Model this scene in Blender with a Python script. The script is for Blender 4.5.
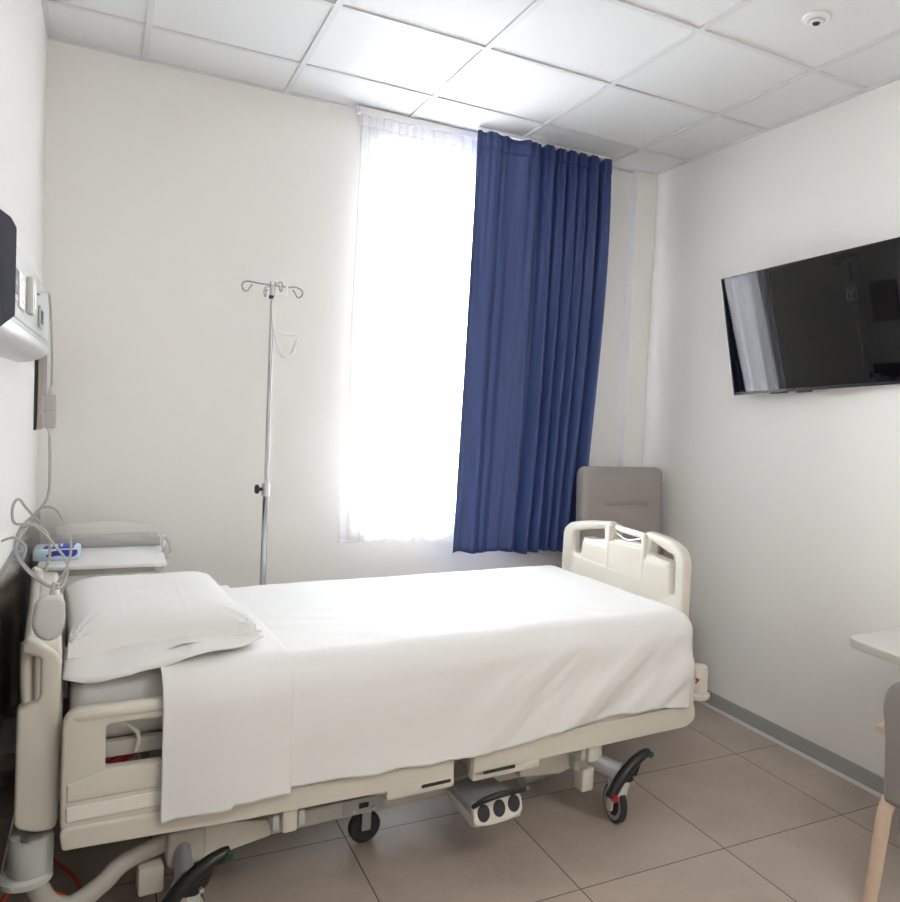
import bpy, bmesh, math, random
from mathutils import Vector, Matrix, noise
random.seed(7)
PI = math.pi
C = bpy.context.scene.collection
for o in list(bpy.data.objects): bpy.data.objects.remove(o)

# ---------------------------------------------------------------- camera
F, YAW, PITCH, ROLL = 794.085, 0.501, -0.044, 0.050
cam = bpy.data.cameras.new('camera'); co = bpy.data.objects.new('camera', cam); C.objects.link(co)
cy_, sy_, cp_, sp_ = math.cos(YAW), math.sin(YAW), math.cos(PITCH), math.sin(PITCH)
fwd = Vector((sy_*cp_, cy_*cp_, sp_)); rgt = Vector((cy_, -sy_, 0)); up = rgt.cross(fwd)
r2 = rgt*math.cos(ROLL)+up*math.sin(ROLL); u2 = -rgt*math.sin(ROLL)+up*math.cos(ROLL)
m = Matrix((r2, u2, -fwd)).transposed().to_4x4(); m.translation = Vector((0.260, -3.960, 1.515))
co.matrix_world = m
cam.sensor_fit = 'HORIZONTAL'; cam.sensor_width = 36; cam.lens = F/900*36
cam.shift_x = -92.76/900; cam.shift_y = -2.64/900
cam.clip_start = 0.02
bpy.context.scene.camera = co
# ---------------------------------------------------------------- world and light
w = bpy.data.worlds.new('sky'); bpy.context.scene.world = w; w.use_nodes = True
bg = w.node_tree.nodes['Background']; bg.inputs[0].default_value = (0.93, 0.97, 1.0, 1); bg.inputs[1].default_value = 12.0
def portal(x0, x1, z0, z1, y):
    l = bpy.data.lights.new('window_portal', 'AREA'); l.shape = 'RECTANGLE'; l.size = x1-x0; l.size_y = z1-z0
    l.cycles.is_portal = True
    o = bpy.data.objects.new('window_portal', l); C.objects.link(o)
    o.location = ((x0+x1)/2, y, (z0+z1)/2); o.rotation_euler = (-PI/2, 0, 0)
portal(1.39, 2.32, 0.88, 2.80, 0.2)
sc = bpy.context.scene
sc.view_settings.view_transform = 'Standard'; sc.view_settings.look = 'None'
sc.view_settings.exposure = 2.18; sc.view_settings.gamma = 1
sc.view_settings.use_curve_mapping = False
sc.cycles.max_bounces = 12; sc.cycles.diffuse_bounces = 8; sc.cycles.transparent_max_bounces = 12
FILL_POWER = 18.0        # strength of the two fill panels added out of view

# ---------------------------------------------------------------- materials
def mat(name, col, rough=.5, metal=0, spec=.5, bump=0, bscale=200, var=0, vscale=8, sheen=0, coat=0, trans=0):
    m = bpy.data.materials.new(name); m.use_nodes = True; nt = m.node_tree; n = nt.nodes; p = n['Principled BSDF']
    p.inputs['Base Color'].default_value = (*col, 1); p.inputs['Roughness'].default_value = rough
    p.inputs['Metallic'].default_value = metal; p.inputs['Specular IOR Level'].default_value = spec
    if sheen: p.inputs['Sheen Weight'].default_value = sheen
    if coat: p.inputs['Coat Weight'].default_value = coat; p.inputs['Coat Roughness'].default_value = .1
    tc = n.new('ShaderNodeTexCoord')
    if bump:
        t = n.new('ShaderNodeTexNoise'); t.inputs['Scale'].default_value = bscale; t.inputs['Detail'].default_value = 3
        b = n.new('ShaderNodeBump'); b.inputs['Strength'].default_value = bump; b.inputs['Distance'].default_value = .002
        nt.links.new(tc.outputs['Object'], t.inputs['Vector']); nt.links.new(t.outputs['Fac'], b.inputs['Height']); nt.links.new(b.outputs[0], p.inputs['Normal'])
    if var:
        t = n.new('ShaderNodeTexNoise'); t.inputs['Scale'].default_value = vscale; t.inputs['Detail'].default_value = 5
        r = n.new('ShaderNodeValToRGB'); r.color_ramp.elements[0].position = .3; r.color_ramp.elements[1].position = .7
        r.color_ramp.elements[0].color = (*[c*(1-var) for c in col], 1); r.color_ramp.elements[1].color = (*[min(1, c*(1+var)) for c in col], 1)
        nt.links.new(tc.outputs['Object'], t.inputs['Vector']); nt.links.new(t.outputs['Fac'], r.inputs[0]); nt.links.new(r.outputs[0], p.inputs['Base Color'])
    if trans:
        tr = n.new('ShaderNodeBsdfTranslucent'); tr.inputs[0].default_value = (*col, 1)
        mx = n.new('ShaderNodeMixShader'); mx.inputs[0].default_value = trans
        nt.links.new(p.outputs[0], mx.inputs[1]); nt.links.new(tr.outputs[0], mx.inputs[2]); nt.links.new(mx.outputs[0], n['Material Output'].inputs[0])
    return m
M = {}
M['wall'] = mat('wall_paint', (.86, .848, .815), .6, bump=.25, bscale=350, spec=.3)
M['ceil'] = mat('ceiling_tile', (.75, .755, .757), .8, bump=.5, bscale=260, var=.015, vscale=120, spec=.2)
M['grid'] = mat('grid_metal', (.66, .67, .675), .5, spec=.4)
M['white'] = mat('white_paint', (.82, .82, .81), .35)
M['cream'] = mat('cream_plastic', (.67, .635, .555), .38, bump=.12, bscale=500)
M['cream_hi'] = mat('cream_label', (.82, .78, .71), .45)
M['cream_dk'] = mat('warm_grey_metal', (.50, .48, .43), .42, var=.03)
M['ltgrey'] = mat('light_grey_plastic', (.56, .58, .55), .4)
M['handset'] = mat('handset_grey', (.56, .555, .55), .45)
M['cordgrey'] = mat('cord_grey', (.42, .41, .395), .5)
M['linen'] = mat('white_cotton', (.80, .795, .785), .85, bump=.35, bscale=900, sheen=.2, spec=.1)
M['matt'] = mat('mattress_cover', (.72, .71, .69), .8, bump=.3, bscale=600, spec=.1)
M['blue'] = mat('blue_curtain_fabric', (.045, .074, .225), .45, bump=.2, bscale=1200, spec=.5, trans=.05)
M['taupe'] = mat('taupe_fabric', (.36, .33, .315), .85, bump=.5, bscale=900, sheen=.2, spec=.15)
M['greyfab'] = mat('grey_brown_leatherette', (.235, .215, .20), .7, bump=.4, bscale=700, spec=.3)
M['wood'] = mat('beech_wood', (.60, .455, .345), .45, var=.08, vscale=25)
M['table'] = mat('table_laminate', (.60, .58, .54), .35)
M['tableedge'] = mat('table_edge', (.52, .50, .46), .4)
M['chrome'] = mat('chrome', (.52, .52, .54), .12, metal=1)
M['satin'] = mat('satin_aluminium', (.62, .62, .63), .35, metal=.9, var=.03, vscale=40)
M['steel'] = mat('grey_painted_steel', (.40, .41, .41), .4, metal=.3)
M['black'] = mat('black_plastic', (.012, .012, .014), .35)
M['rubber'] = mat('dark_rubber', (.03, .03, .035), .6)
M['wheelhub'] = mat('wheel_hub_grey', (.42, .41, .38), .5)
M['charcoal'] = mat('charcoal_plastic', (.028, .028, .040), .9, bump=.2, spec=.05)
M['screen'] = mat('tv_screen', (.002, .002, .003), .03, spec=.42)
M['tvframe'] = mat('tv_bezel', (.015, .015, .018), .25)
M['red'] = mat('red_plastic', (.35, .012, .03), .4)
M['green'] = mat('green_plastic', (.01, .06, .03), .4)
M['orange'] = mat('orange_cable', (.55, .07, .015), .45)
M['basegrey'] = mat('grey_skirting', (.38, .385, .38), .45)
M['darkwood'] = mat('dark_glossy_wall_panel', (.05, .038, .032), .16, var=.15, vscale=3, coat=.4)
M['packblue'] = mat('pale_blue_card', (.62, .76, .86), .5)
M['deepblue'] = mat('deep_blue_print', (.03, .05, .42), .4)
M['dark'] = mat('dark_socket', (.03, .03, .03), .5)
M['window'] = mat('window_frame_white', (.80, .80, .80), .4)
# sheer voile: fabric threads plus the open weave between them
def sheer_mat(name, openness):
    m = bpy.data.materials.new(name); m.use_nodes = True; nt = m.node_tree; n = nt.nodes
    n.remove(n['Principled BSDF'])
    d = n.new('ShaderNodeBsdfDiffuse'); d.inputs[0].default_value = (.86, .86, .89, 1)
    t = n.new('ShaderNodeBsdfTranslucent'); t.inputs[0].default_value = (.88, .88, .91, 1)
    tr = n.new('ShaderNodeBsdfTransparent')
    a = n.new('ShaderNodeMixShader'); a.inputs[0].default_value = .55
    b = n.new('ShaderNodeMixShader'); b.inputs[0].default_value = openness
    nt.links.new(d.outputs[0], a.inputs[1]); nt.links.new(t.outputs[0], a.inputs[2])
    nt.links.new(a.outputs[0], b.inputs[1]); nt.links.new(tr.outputs[0], b.inputs[2])
    nt.links.new(b.outputs[0], n['Material Output'].inputs[0]); return m
M['sheer'] = sheer_mat('white_voile', .35)
M['sheer2'] = sheer_mat('white_voile_doubled', .2)
def glass_mat():
    m = bpy.data.materials.new('window_glass'); m.use_nodes = True; nt = m.node_tree; n = nt.nodes; n.remove(n['Principled BSDF'])
    g = n.new('ShaderNodeBsdfGlossy'); g.inputs['Roughness'].default_value = .02
    t = n.new('ShaderNodeBsdfTransparent'); f = n.new('ShaderNodeFresnel'); f.inputs[0].default_value = 1.45
    x = n.new('ShaderNodeMixShader'); nt.links.new(f.outputs[0], x.inputs[0]); nt.links.new(t.outputs[0], x.inputs[1]); nt.links.new(g.outputs[0], x.inputs[2])
    nt.links.new(x.outputs[0], n['Material Output'].inputs[0]); return m
M['glass'] = glass_mat()
def floor_mat():
    m = bpy.data.materials.new('floor_tiles'); m.use_nodes = True; nt = m.node_tree; n = nt.nodes; p = n['Principled BSDF']; L = nt.links.new
    g = n.new('ShaderNodeNewGeometry'); s = n.new('ShaderNodeSeparateXYZ'); L(g.outputs['Position'], s.inputs[0])
    def mth(op, a, b=None):
        x = n.new('ShaderNodeMath'); x.operation = op
        for i, q in enumerate((a, b)):
            if q is None: continue
            if isinstance(q, (int, float)): x.inputs[i].default_value = q
            else: L(q, x.inputs[i])
        return x.outputs[0]
    ds = []; ids = []
    for o, off in ((s.outputs[0], 1.018), (s.outputs[1], -1.277)):
        a = mth('DIVIDE', mth('SUBTRACT', o, off), .6006)
        ids.append(mth('FLOOR', a)); fr = mth('FRACT', mth('ADD', a, 50.0))
        ds.append(mth('MINIMUM', fr, mth('SUBTRACT', 1.0, fr)))
    line = mth('LESS_THAN', mth('MINIMUM', ds[0], ds[1]), .0030)
    n1 = n.new('ShaderNodeTexNoise'); n1.inputs['Scale'].default_value = 3.2; n1.inputs['Detail'].default_value = 7; n1.inputs['Roughness'].default_value = .6
    n2 = n.new('ShaderNodeTexNoise'); n2.inputs['Scale'].default_value = 60; n2.inputs['Detail'].default_value = 3
    cmb = n.new('ShaderNodeCombineXYZ'); L(ids[0], cmb.inputs[0]); L(ids[1], cmb.inputs[1])
    add = n.new('ShaderNodeVectorMath'); add.operation = 'MULTIPLY_ADD'; L(cmb.outputs[0], add.inputs[0]); add.inputs[1].default_value = (7.3, 3.1, 0); L(g.outputs['Position'], add.inputs[2])
    L(add.outputs[0], n1.inputs['Vector']); L(g.outputs['Position'], n2.inputs['Vector'])
    wn = n.new('ShaderNodeTexWhiteNoise'); L(cmb.outputs[0], wn.inputs['Vector'])
    f = mth('ADD', mth('MULTIPLY', n1.outputs['Fac'], .8), mth('ADD', mth('MULTIPLY', n2.outputs['Fac'], .2), mth('MULTIPLY', wn.outputs['Value'], .06)))
    r = n.new('ShaderNodeValToRGB'); e = r.color_ramp.elements; e[0].position = .32; e[1].position = .72
    e[0].color = (.37, .30, .255, 1); e[1].color = (.51, .43, .37, 1); L(f, r.inputs[0])
    mx = n.new('ShaderNodeMix'); mx.data_type = 'RGBA'; L(line, mx.inputs[0]); L(r.outputs[0], mx.inputs[6]); mx.inputs[7].default_value = (.05, .04, .035, 1)
    L(mx.outputs[2], p.inputs['Base Color'])
    L(mth('ADD', mth('MULTIPLY', n1.outputs['Fac'], .12), mth('ADD', .262, mth('MULTIPLY', line, .4))), p.inputs['Roughness'])
    b = n.new('ShaderNodeBump'); b.inputs['Distance'].default_value = .002; b.inputs['Strength'].default_value = .35
    L(mth('SUBTRACT', mth('MULTIPLY', n2.outputs['Fac'], .12), line), b.inputs['Height']); L(b.outputs[0], p.inputs['Normal'])
    return m
M['floor'] = floor_mat()

# ---------------------------------------------------------------- helpers
def obj(name, bm, material, parent=None, smooth=False, kind=None):
    me = bpy.data.meshes.new(name)
    if isinstance(bm, bpy.types.Mesh): me = bm; me.name = name
    else:
        bmesh.ops.recalc_face_normals(bm, faces=bm.faces); bm.to_mesh(me); bm.free()
    me.materials.clear(); me.materials.append(material)
    if smooth:
        for p in me.polygons: p.use_smooth = True
        try: me.set_sharp_from_angle(angle=math.radians(40))
        except Exception: pass
    o = bpy.data.objects.new(name, me); C.objects.link(o)
    if parent: o.parent = parent
    if kind: o['kind'] = kind
    return o
def tag(o, label, cat, group=None):
    o['label'] = label; o['category'] = cat
    if group: o['group'] = group
    return o
def thing(name, label, cat, loc=(0, 0, 0), rz=0, group=None):
    o = bpy.data.objects.new(name, None); C.objects.link(o); o.location = loc; o.rotation_euler = (0, 0, rz); o.empty_display_size = .1
    return tag(o, label, cat, group)
def box(lo, hi, bev=0, bm=None, seg=2):
    own = bmesh.new()
    vs = bmesh.ops.create_cube(own, size=1)['verts']
    for v in vs: v.co = Vector([lo[i]+(v.co[i]+.5)*(hi[i]-lo[i]) for i in range(3)])
    if bev: bmesh.ops.bevel(own, geom=list(own.edges), offset=bev, segments=seg, profile=.5, affect='EDGES')
    if bm is None: return own
    return join(bm, own)
def join(bm, b2):
    me = bpy.data.meshes.new('tmp'); b2.to_mesh(me); b2.free(); bm.from_mesh(me); bpy.data.meshes.remove(me); return bm
def xf(bm, M_):
    bmesh.ops.transform(bm, matrix=M_, verts=bm.verts); return bm
def catmull(pts, n=8, closed=False):
    P = [Vector(p) for p in pts]; out = []; N = len(P)
    rng = range(N if closed else N-1)
    for i in rng:
        if closed: a, b, c, d = P[(i-1) % N], P[i], P[(i+1) % N], P[(i+2) % N]
        else: a, b, c, d = P[max(i-1, 0)], P[i], P[i+1], P[min(i+2, N-1)]
        for k in range(n):
            t = k/n
            out.append(.5*((2*b)+(c-a)*t+(2*a-5*b+4*c-d)*t*t+(3*b-a-3*c+d)*t**3))
    if not closed: out.append(P[-1])
    return out
def tube(pts, r, seg=10, smooth=0, bm=None, closed=False, flat=None):
    """sweep a round (or flattened) section along pts; r a number or a list"""
    if smooth:
        if isinstance(r, (list, tuple)):
            rr = []
            for i in range(len(r)-1): rr += [r[i]+(r[i+1]-r[i])*k/smooth for k in range(smooth)]
            r = rr+[r[-1]]
        pts = catmull(pts, smooth, closed)
    P = [Vector(p) for p in pts]; N = len(P); R_ = r if isinstance(r, (list, tuple)) else [r]*N
    bm = bm or bmesh.new(); rings = []
    T = []
    for i in range(N):
        a = P[(i-1) % N] if (closed or i > 0) else P[i]; b = P[(i+1) % N] if (closed or i < N-1) else P[i]
        T.append((b-a).normalized())
    nrm = T[0].orthogonal().normalized()
    if flat: nrm = (Vector(flat[0]) - T[0]*T[0].dot(Vector(flat[0]))).normalized()
    for i in range(N):
        nrm = (nrm-T[i]*T[i].dot(nrm)).normalized(); bi = T[i].cross(nrm)
        fy = flat[1] if flat else 1
        rings.append([bm.verts.new(P[i]+(nrm*math.cos(2*PI*k/seg)+bi*math.sin(2*PI*k/seg)*fy)*R_[i]) for k in range(seg)])
    for i in range(N if closed else N-1):
        A, B = rings[i], rings[(i+1) % N]
        for k in range(seg): bm.faces.new((A[k], A[(k+1) % seg], B[(k+1) % seg], B[k]))
    if not closed:
        bm.faces.new(rings[0][::-1]); bm.faces.new(rings[-1])
    return bm
def cyl(a, b, r, r2=None, seg=20, bm=None):
    a, b = Vector(a), Vector(b); return tube([a, b], [r, r if r2 is None else r2], seg, bm=bm)
def lathe(prof, seg=28, M_=None, bm=None):
    own = bmesh.new(); rings = []
    for (r, z) in prof: rings.append([own.verts.new((max(r, 1e-4)*math.cos(2*PI*k/seg), max(r, 1e-4)*math.sin(2*PI*k/seg), z)) for k in range(seg)])
    for i in range(len(prof)-1):
        for k in range(seg): own.faces.new((rings[i][k], rings[i][(k+1) % seg], rings[i+1][(k+1) % seg], rings[i+1][k]))
    own.faces.new(rings[0][::-1]); own.faces.new(rings[-1])
    if M_: xf(own, M_)
    return own if bm is None else join(bm, own)
def fillet(pts, r, n=5):
    out = []; N = len(pts)
    for i in range(N):
        p = Vector((*pts[i][:2], 0)); a = Vector((*pts[i-1][:2], 0)); b = Vector((*pts[(i+1) % N][:2], 0))
        rr = pts[i][2] if len(pts[i]) > 2 else r
        d = min(rr, (a-p).length*.45, (b-p).length*.45)
        if d < 1e-5: out.append((p.x, p.y)); continue
        s = p+(a-p).normalized()*d; e = p+(b-p).normalized()*d
        for k in range(n+1):
            t = k/n; q = s*(1-t)**2+p*2*t*(1-t)+e*t*t; out.append((q.x, q.y))
    return out
def plate(outline, thick, bev=.004, holes=(), M_=None, r=.01, bend=None):
    """outline with holes, extruded and with rounded edges, in local xy; returns a mesh"""
    cu = bpy.data.curves.new('tmp', 'CURVE'); cu.dimensions = '2D'; cu.fill_mode = 'BOTH'
    for pts in [fillet(outline, r)]+[fillet(h, r*.8) for h in holes]:
        s = cu.splines.new('POLY'); s.points.add(len(pts)-1)
        for i, p in enumerate(pts): s.points[i].co = (p[0], p[1], 0, 1)
        s.use_cyclic_u = True
    cu.extrude = max(thick/2-bev, .0002); cu.bevel_depth = bev; cu.offset = -bev; cu.bevel_resolution = 3
    o = bpy.data.objects.new('tmp', cu); C.objects.link(o)
    dg = bpy.context.evaluated_depsgraph_get(); me = bpy.data.meshes.new_from_object(o.evaluated_get(dg))
    bpy.data.objects.remove(o); bpy.data.curves.remove(cu)
    bm = bmesh.new(); bm.from_mesh(me); bpy.data.meshes.remove(me)
    bmesh.ops.remove_doubles(bm, verts=bm.verts, dist=1e-5)
    if bend:
        for v in bm.verts: v.co = bend(v.co)
    if M_ is not None: xf(bm, M_)
    return bm
UZ = lambda v: Matrix(((1, 0, 0, 0), (0, 0, -1, v), (0, 1, 0, 0), (0, 0, 0, 1)))      # plate xy -> (x, z) at y = v
YZ = lambda x: Matrix(((0, 0, 1, x), (1, 0, 0, 0), (0, 1, 0, 0), (0, 0, 0, 1)))      # plate xy -> (y, z) at x
T3 = Matrix.Translation
def nz(x, y, z=0, s=1): return noise.noise(Vector((x*s, y*s, z*s)))

# ---------------------------------------------------------------- room shell
W, H, YB = 3.10, 2.97, -5.0
WX0, WX1, WZ0, WZ1 = 1.39, 2.32, 0.88, 2.80
obj('floor', box((-.1, YB-.1, -.1), (W+.1, .32, 0)), M['floor'], kind='structure')
obj('ceiling', box((-.1, YB-.1, H+.006), (W+.1, .3, H+.08)), M['ceil'], kind='structure')
bm = bmesh.new()
box((-.1, .035, 0), (WX0, .28, H+.006), bm=bm); box((WX1, .035, 0), (W+.1, .28, H+.006), bm=bm)
box((WX0, .035, 0), (WX1, .28, WZ0), bm=bm); box((WX0, .035, WZ1), (WX1, .28, H+.006), bm=bm)
obj('wall_back', bm, M['wall'], kind='structure')
obj('wall_left', box((-.1, YB, 0), (0, .035, H+.006)), M['wall'], kind='structure')
obj('wall_right', box((W, YB, 0), (W+.1, .035, H+.006)), M['wall'], kind='structure')
obj('wall_rear', box((-.1, YB-.1, 0), (W+.1, YB, H+.006)), M['wall'], kind='structure')
obj('trim_1', box((2.958, -.035, 0), (W, .035, H), .003), M['wall'], kind='structure')           # boxed-in pipe in the corner
# suspended ceiling grid
bm = bmesh.new(); gx, gy = .362, -.342
xs = [gx+.6*i for i in range(0, 5)]; ys = [gy-.6*j for j in range(0, 8)]
for x in xs: box((x-.012, YB, H-.002), (x+.012, .035, H+.006), bm=bm)
for y in ys:
    box((0, y-.012, H-.0015), (W, y+.012, H+.0065), bm=bm)
box((0, .013, H-.001), (2.958, .035, H+.006), bm=bm); box((0, YB, H-.001), (.022, 0, H+.006), bm=bm); box((W-.022, YB, H-.001), (W, -.045, H+.006), bm=bm)
obj('trim_2', bm, M['grid'], kind='structure')
# skirting
obj('baseboard_right', box((W-.012, YB, .018), (W, -.045, .085), .002), M['basegrey'], kind='structure')
obj('trim_3', box((W-.014, YB, 0), (W, -.045, .017), .001), M['white'], kind='structure')
obj('baseboard_back', box((0, .023, 0), (2.958, .035, .085), .002), M['basegrey'], kind='structure')
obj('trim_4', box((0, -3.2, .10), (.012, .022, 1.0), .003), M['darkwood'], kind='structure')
# window
wf = bmesh.new(); fy0, fy1 = .12, .18
for lo, hi in (((WX0, fy0, WZ0), (WX0+.055, fy1, WZ1)), ((WX1-.055, fy0, WZ0), (WX1, fy1, WZ1)), ((WX0, fy0, WZ0), (WX1, fy1, WZ0+.06)), ((WX0, fy0, WZ1-.06), (WX1, fy1, WZ1)), ((1.825, fy0-.01, WZ0), (1.895, fy1, WZ1))):
    box(lo, hi, .004, bm=wf)
wo = obj('window_1', wf, M['window'], kind='structure')
obj('glass_pane', box((WX0+.05, .150, WZ0+.05), (WX1-.05, .156, WZ1-.05)), M['glass'], wo)
obj('window_sill', box((WX0-.0, .035, WZ0-.0), (WX1, fy0, WZ0+.02), .003), M['white'], wo)

# unseen glowing panels, added in the ceiling behind the camera as fill light
for i, y in enumerate((-4.24, -3.04)):
    if y > -3.5: continue
    for x0 in (.962, 1.562):
        pt = thing('fill_panel', 'square fill panel added out of view in the ceiling behind the camera', 'added fill light', (x0+.3, y, H), group='added fill panels')
        obj('light_frame', box((-.285, -.285, -.010), (.285, .285, -.002), .002), M['white'], pt)
        em = bpy.data.materials.get('fill_diffuser')
        if not em:
            em = mat('fill_diffuser', (.9, .9, .9), .5); p = em.node_tree.nodes['Principled BSDF']
            p.inputs['Emission Color'].default_value = (1, .98, .95, 1); p.inputs['Emission Strength'].default_value = FILL_POWER/4
        obj('diffuser', box((-.26, -.26, -.014), (.26, .26, -.010)), em, pt)
# smoke detector
sd = thing('smoke_detector', 'small round white detector set in a ceiling tile', 'smoke detector', (2.444, -1.845, H+.006))
obj('rim', lathe([(.0, 0), (.047, 0), (.050, -.004), (.047, -.010), (.032, -.014), (.026, -.010), (0, -.010)]), M['white'], sd, True)
obj('sensor_head', lathe([(.0, -.012), (.024, -.012), (.026, -.018), (.020, -.021), (0, -.021)]), M['white'], sd, True)
obj('lens', lathe([(.0, -.021), (.013, -.021), (.012, -.025), (0, -.025)]), M['rubber'], sd, True)

# ---------------------------------------------------------------- curtains
cr = thing('curtain_rail', 'white double curtain rail fixed along the ceiling above window', 'curtain rail', (1.295, -.055, H))
obj('front_track', box((.60, -.075, -.016), (1.40, -.045, -.0015), .002), M['white'], cr)
obj('rear_track', box((0, .015, -.034), (1.40, .050, -.0015), .003), M['white'], cr)
obj('end_cap', box((-.008, .012, -.036), (0, .053, -.0015), .002), M['ltgrey'], cr)
def curtain(x0, x1, z0, z1, y, fold, nx, nzv, mt, name, parent, zlo=None, ztop=None, xshift=None):
    bm = bmesh.new(); G = []
    for i in range(nx+1):
        s = i/nx; col = []
        for j in range(nzv+1):
            t = j/nzv
            zt = ztop(s) if ztop else z1; zb = zlo(s) if zlo else z0
            z = zb+(zt-zb)*t; dx, dy = fold(s, t)
            col.append(bm.verts.new((x0+(x1-x0)*s+dx+(xshift(s, t) if xshift else 0), y+dy, z)))
        G.append(col)
    for i in range(nx):
        for j in range(nzv): bm.faces.new((G[i][j], G[i+1][j], G[i+1][j+1], G[i][j+1]))
    return obj(name, bm, mt, parent, True)
# sheer: thin folds gathered at the heading, opening out at the hem
def sfold(s, t):
    ph = 2*PI*(s*13+.35*math.sin(7*s)); ph2 = 2*PI*(s*8.3+.4*math.sin(5*s+1)+.25*math.sin(2.2*t+3*s))
    a = .012*t**1.5; b = .024*(1-t)**.7
    dy = a*abs(math.sin(ph))**.7*1.4+b*math.sin(ph2)+.006*math.sin(3*ph2+2*t)
    return (.010*math.cos(ph2)*(1-t)+.006*nz(s*9, t*2), dy-.012)
sh = thing('sheer_curtain', 'sheer white net curtain hanging in front of the bright window', 'curtain', (0, 0, 0))
curtain(1.306, 2.46, .820, 2.887, -.022, sfold, 420, 60, M['sheer'], 'voile_panel', sh, xshift=lambda s, t: -.02*(1-t)*(1-s)**3)
def hfold(s, t): return (0, .017*abs(math.sin(2*PI*(s*13+.35*math.sin(7*s))))**.7-.014)
curtain(1.306, 2.46, 2.887, 2.960, -.022, hfold, 420, 4, M['sheer2'], 'heading_tape', sh)
curtain(1.298, 2.46, .820, .838, -.026, lambda s, t: (sfold(s, 0)[0]-.012*(1-s)**3, sfold(s, 0)[1]), 420, 2, M['sheer2'], 'hem', sh)
# blue: wide flat panel at left, tight gathers at the right
def phs(s): return 4.3*s+4.4*max(0, s-.38)**1.1*1.3+.25*math.sin(9*s)
def bfold(s, t):
    k = t**3; p = 2*PI*phs(s)+.5*math.sin(1.6*(1-t)+6*s)*(1-k)
    amp = (.020+.034*min(1, max(0, (s-.20)*3.0)))*(1-.40*k)*(.8+.5*nz(s*5+3, 1.2))
    sn = math.sin(p); sh_ = sn+.28*math.sin(2*p+.8)*(1-k)
    dy = amp*sh_+.014*(1-k)*nz(s*16, t*1.1, 4)+.012*(1-k)*nz(s*7, t*1.6)
    dy += k*(.010*math.sin(p*3+1)+.008*math.sin(p*5))*(1 if s > .3 else .35)
    dx = .014*math.cos(p+.6)*(1-.3*k)*min(1, .3+2*s)
    return (dx, dy)
def bshift(s, t): return -.030*(1-t)**1.4*(1-s)-.092*(1-t)**1.5*s+.020*s*math.sin(PI*t)*t
bl = thing('blackout_curtain', 'long blue pleated curtain drawn over the right half of window', 'curtain', (0, 0, 0))
def btop(s): return 2.951-.006*s+.007*math.sin(2*PI*phs(s)*2)*(.4+s)+.006*nz(s*14, 2)
def blo(s): return .758+.007*math.sin(20*s)+(.005*math.sin(2*PI*phs(s)))
o = curtain(1.888, 2.680, .758, 2.940, -.128, bfold, 460, 80, M['blue'], 'curtain_panel', bl, blo, btop, bshift)
md = o.modifiers.new('thickness', 'SOLIDIFY'); md.thickness = .0025
def htape(s, t):
    dx, dy = bfold(s, 1-(1-t)*.03); return (dx, dy-.0045)
o = curtain(1.888, 2.680, 2.868, 2.94, -.128, htape, 460, 3, M['blue'], 'pleat_tape', bl, lambda s: 2.868, lambda s: btop(s)+.001, lambda s, t: bshift(s, 1-.03*(1-t)))
md = o.modifiers.new('thickness', 'SOLIDIFY'); md.thickness = .002

# ---------------------------------------------------------------- bed (local frame: u along length from the head, v across from the near side)
BO = (0.1716, -1.6197, 0); BA = 0.056
bed = thing('hospital_bed', 'cream plastic adjustable hospital bed on casters with head and foot boards', 'bed', BO, BA)
def board(prefix, x, dz, flip):
    out = [(.036, .40), (.036, .955, .03), (.075, 1.0, .03), (.187, 1.027, .03), (.325, 1.032, .02), (.352, 1.018, .01), (.352, .972, .01), (.585, .965, .01),
           (.585, 1.018, .01), (.612, 1.036, .02), (.80, 1.016, .03), (.93, .99, .03), (.974, .955, .03), (.982, .40)]
    out = [(p[0], p[1]+dz, *(p[2:] or (.02,))) for p in out]
    h1 = [(.108, .80, .02), (.108, .955, .03), (.295, .995, .012), (.302, .945, .012), (.150, .915, .03), (.130, .80, .01)]
    h2 = [(.885, .848, .01), (.892, .955, .03), (.655, .998, .01), (.650, .948, .012), (.820, .927, .03), (.829, .848, .01)]
    h1 = [(p[0], p[1]+dz, p[2]) for p in h1]; h2 = [(p[0], p[1]+dz, p[2]) for p in h2]
    bend = lambda c: Vector((c.x, c.y, c.z-flip*.10*(c.x-.51)**2/.2209*.28))
    b = plate(out, .046, .014, (h1, h2), None, .02, bend)
    xf(b, YZ(x)); p = obj(prefix, b, M['cream'], bed, True)
    s = -flip
    o1 = plate([(.325, .43+dz), (.325, .945+dz), (.345, .958+dz), (.596, .952+dz), (.616, .94+dz), (.616, .43+dz)], .074, .010, (), None, .02); xf(o1, YZ(x))
    obj('centre_panel', o1, M['cream'], p, True)
    for a0, a1, tl in ((.150, .318, .925), (.640, .818, .925)):
        q = plate([(a0, .43+dz), (a0, tl+dz), (a1, tl+.012+dz), (a1, .43+dz)], .062, .008, (), None, .02); xf(q, YZ(x)); obj('side_panel', q, M['cream'], p, True)
    for yv in (.335, .600):
        obj('handle_post', box((x-.040, yv-.017, .44+dz), (x+.040, yv+.017, 1.022+dz), .012), M['cream'], p, True)
    obj('grab_handle', tube([(x, .352, 1.003+dz), (x, .585, 1.010+dz)], .014, 14), M['white'], p, True)
    obj('handle_bracket', tube([(x-.02, .372, .995+dz), (x-.02, .40, .985+dz), (x-.02, .468, .972+dz), (x-.02, .54, .986+dz), (x-.02, .562, .997+dz)], .003, 8, 6), M['satin'], p, True)
    return p
fbd = board('footboard', 2.188, -.004, 1); fbd.scale = (1, .955, 1); fbd.location = (0, .0016, 0)
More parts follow.
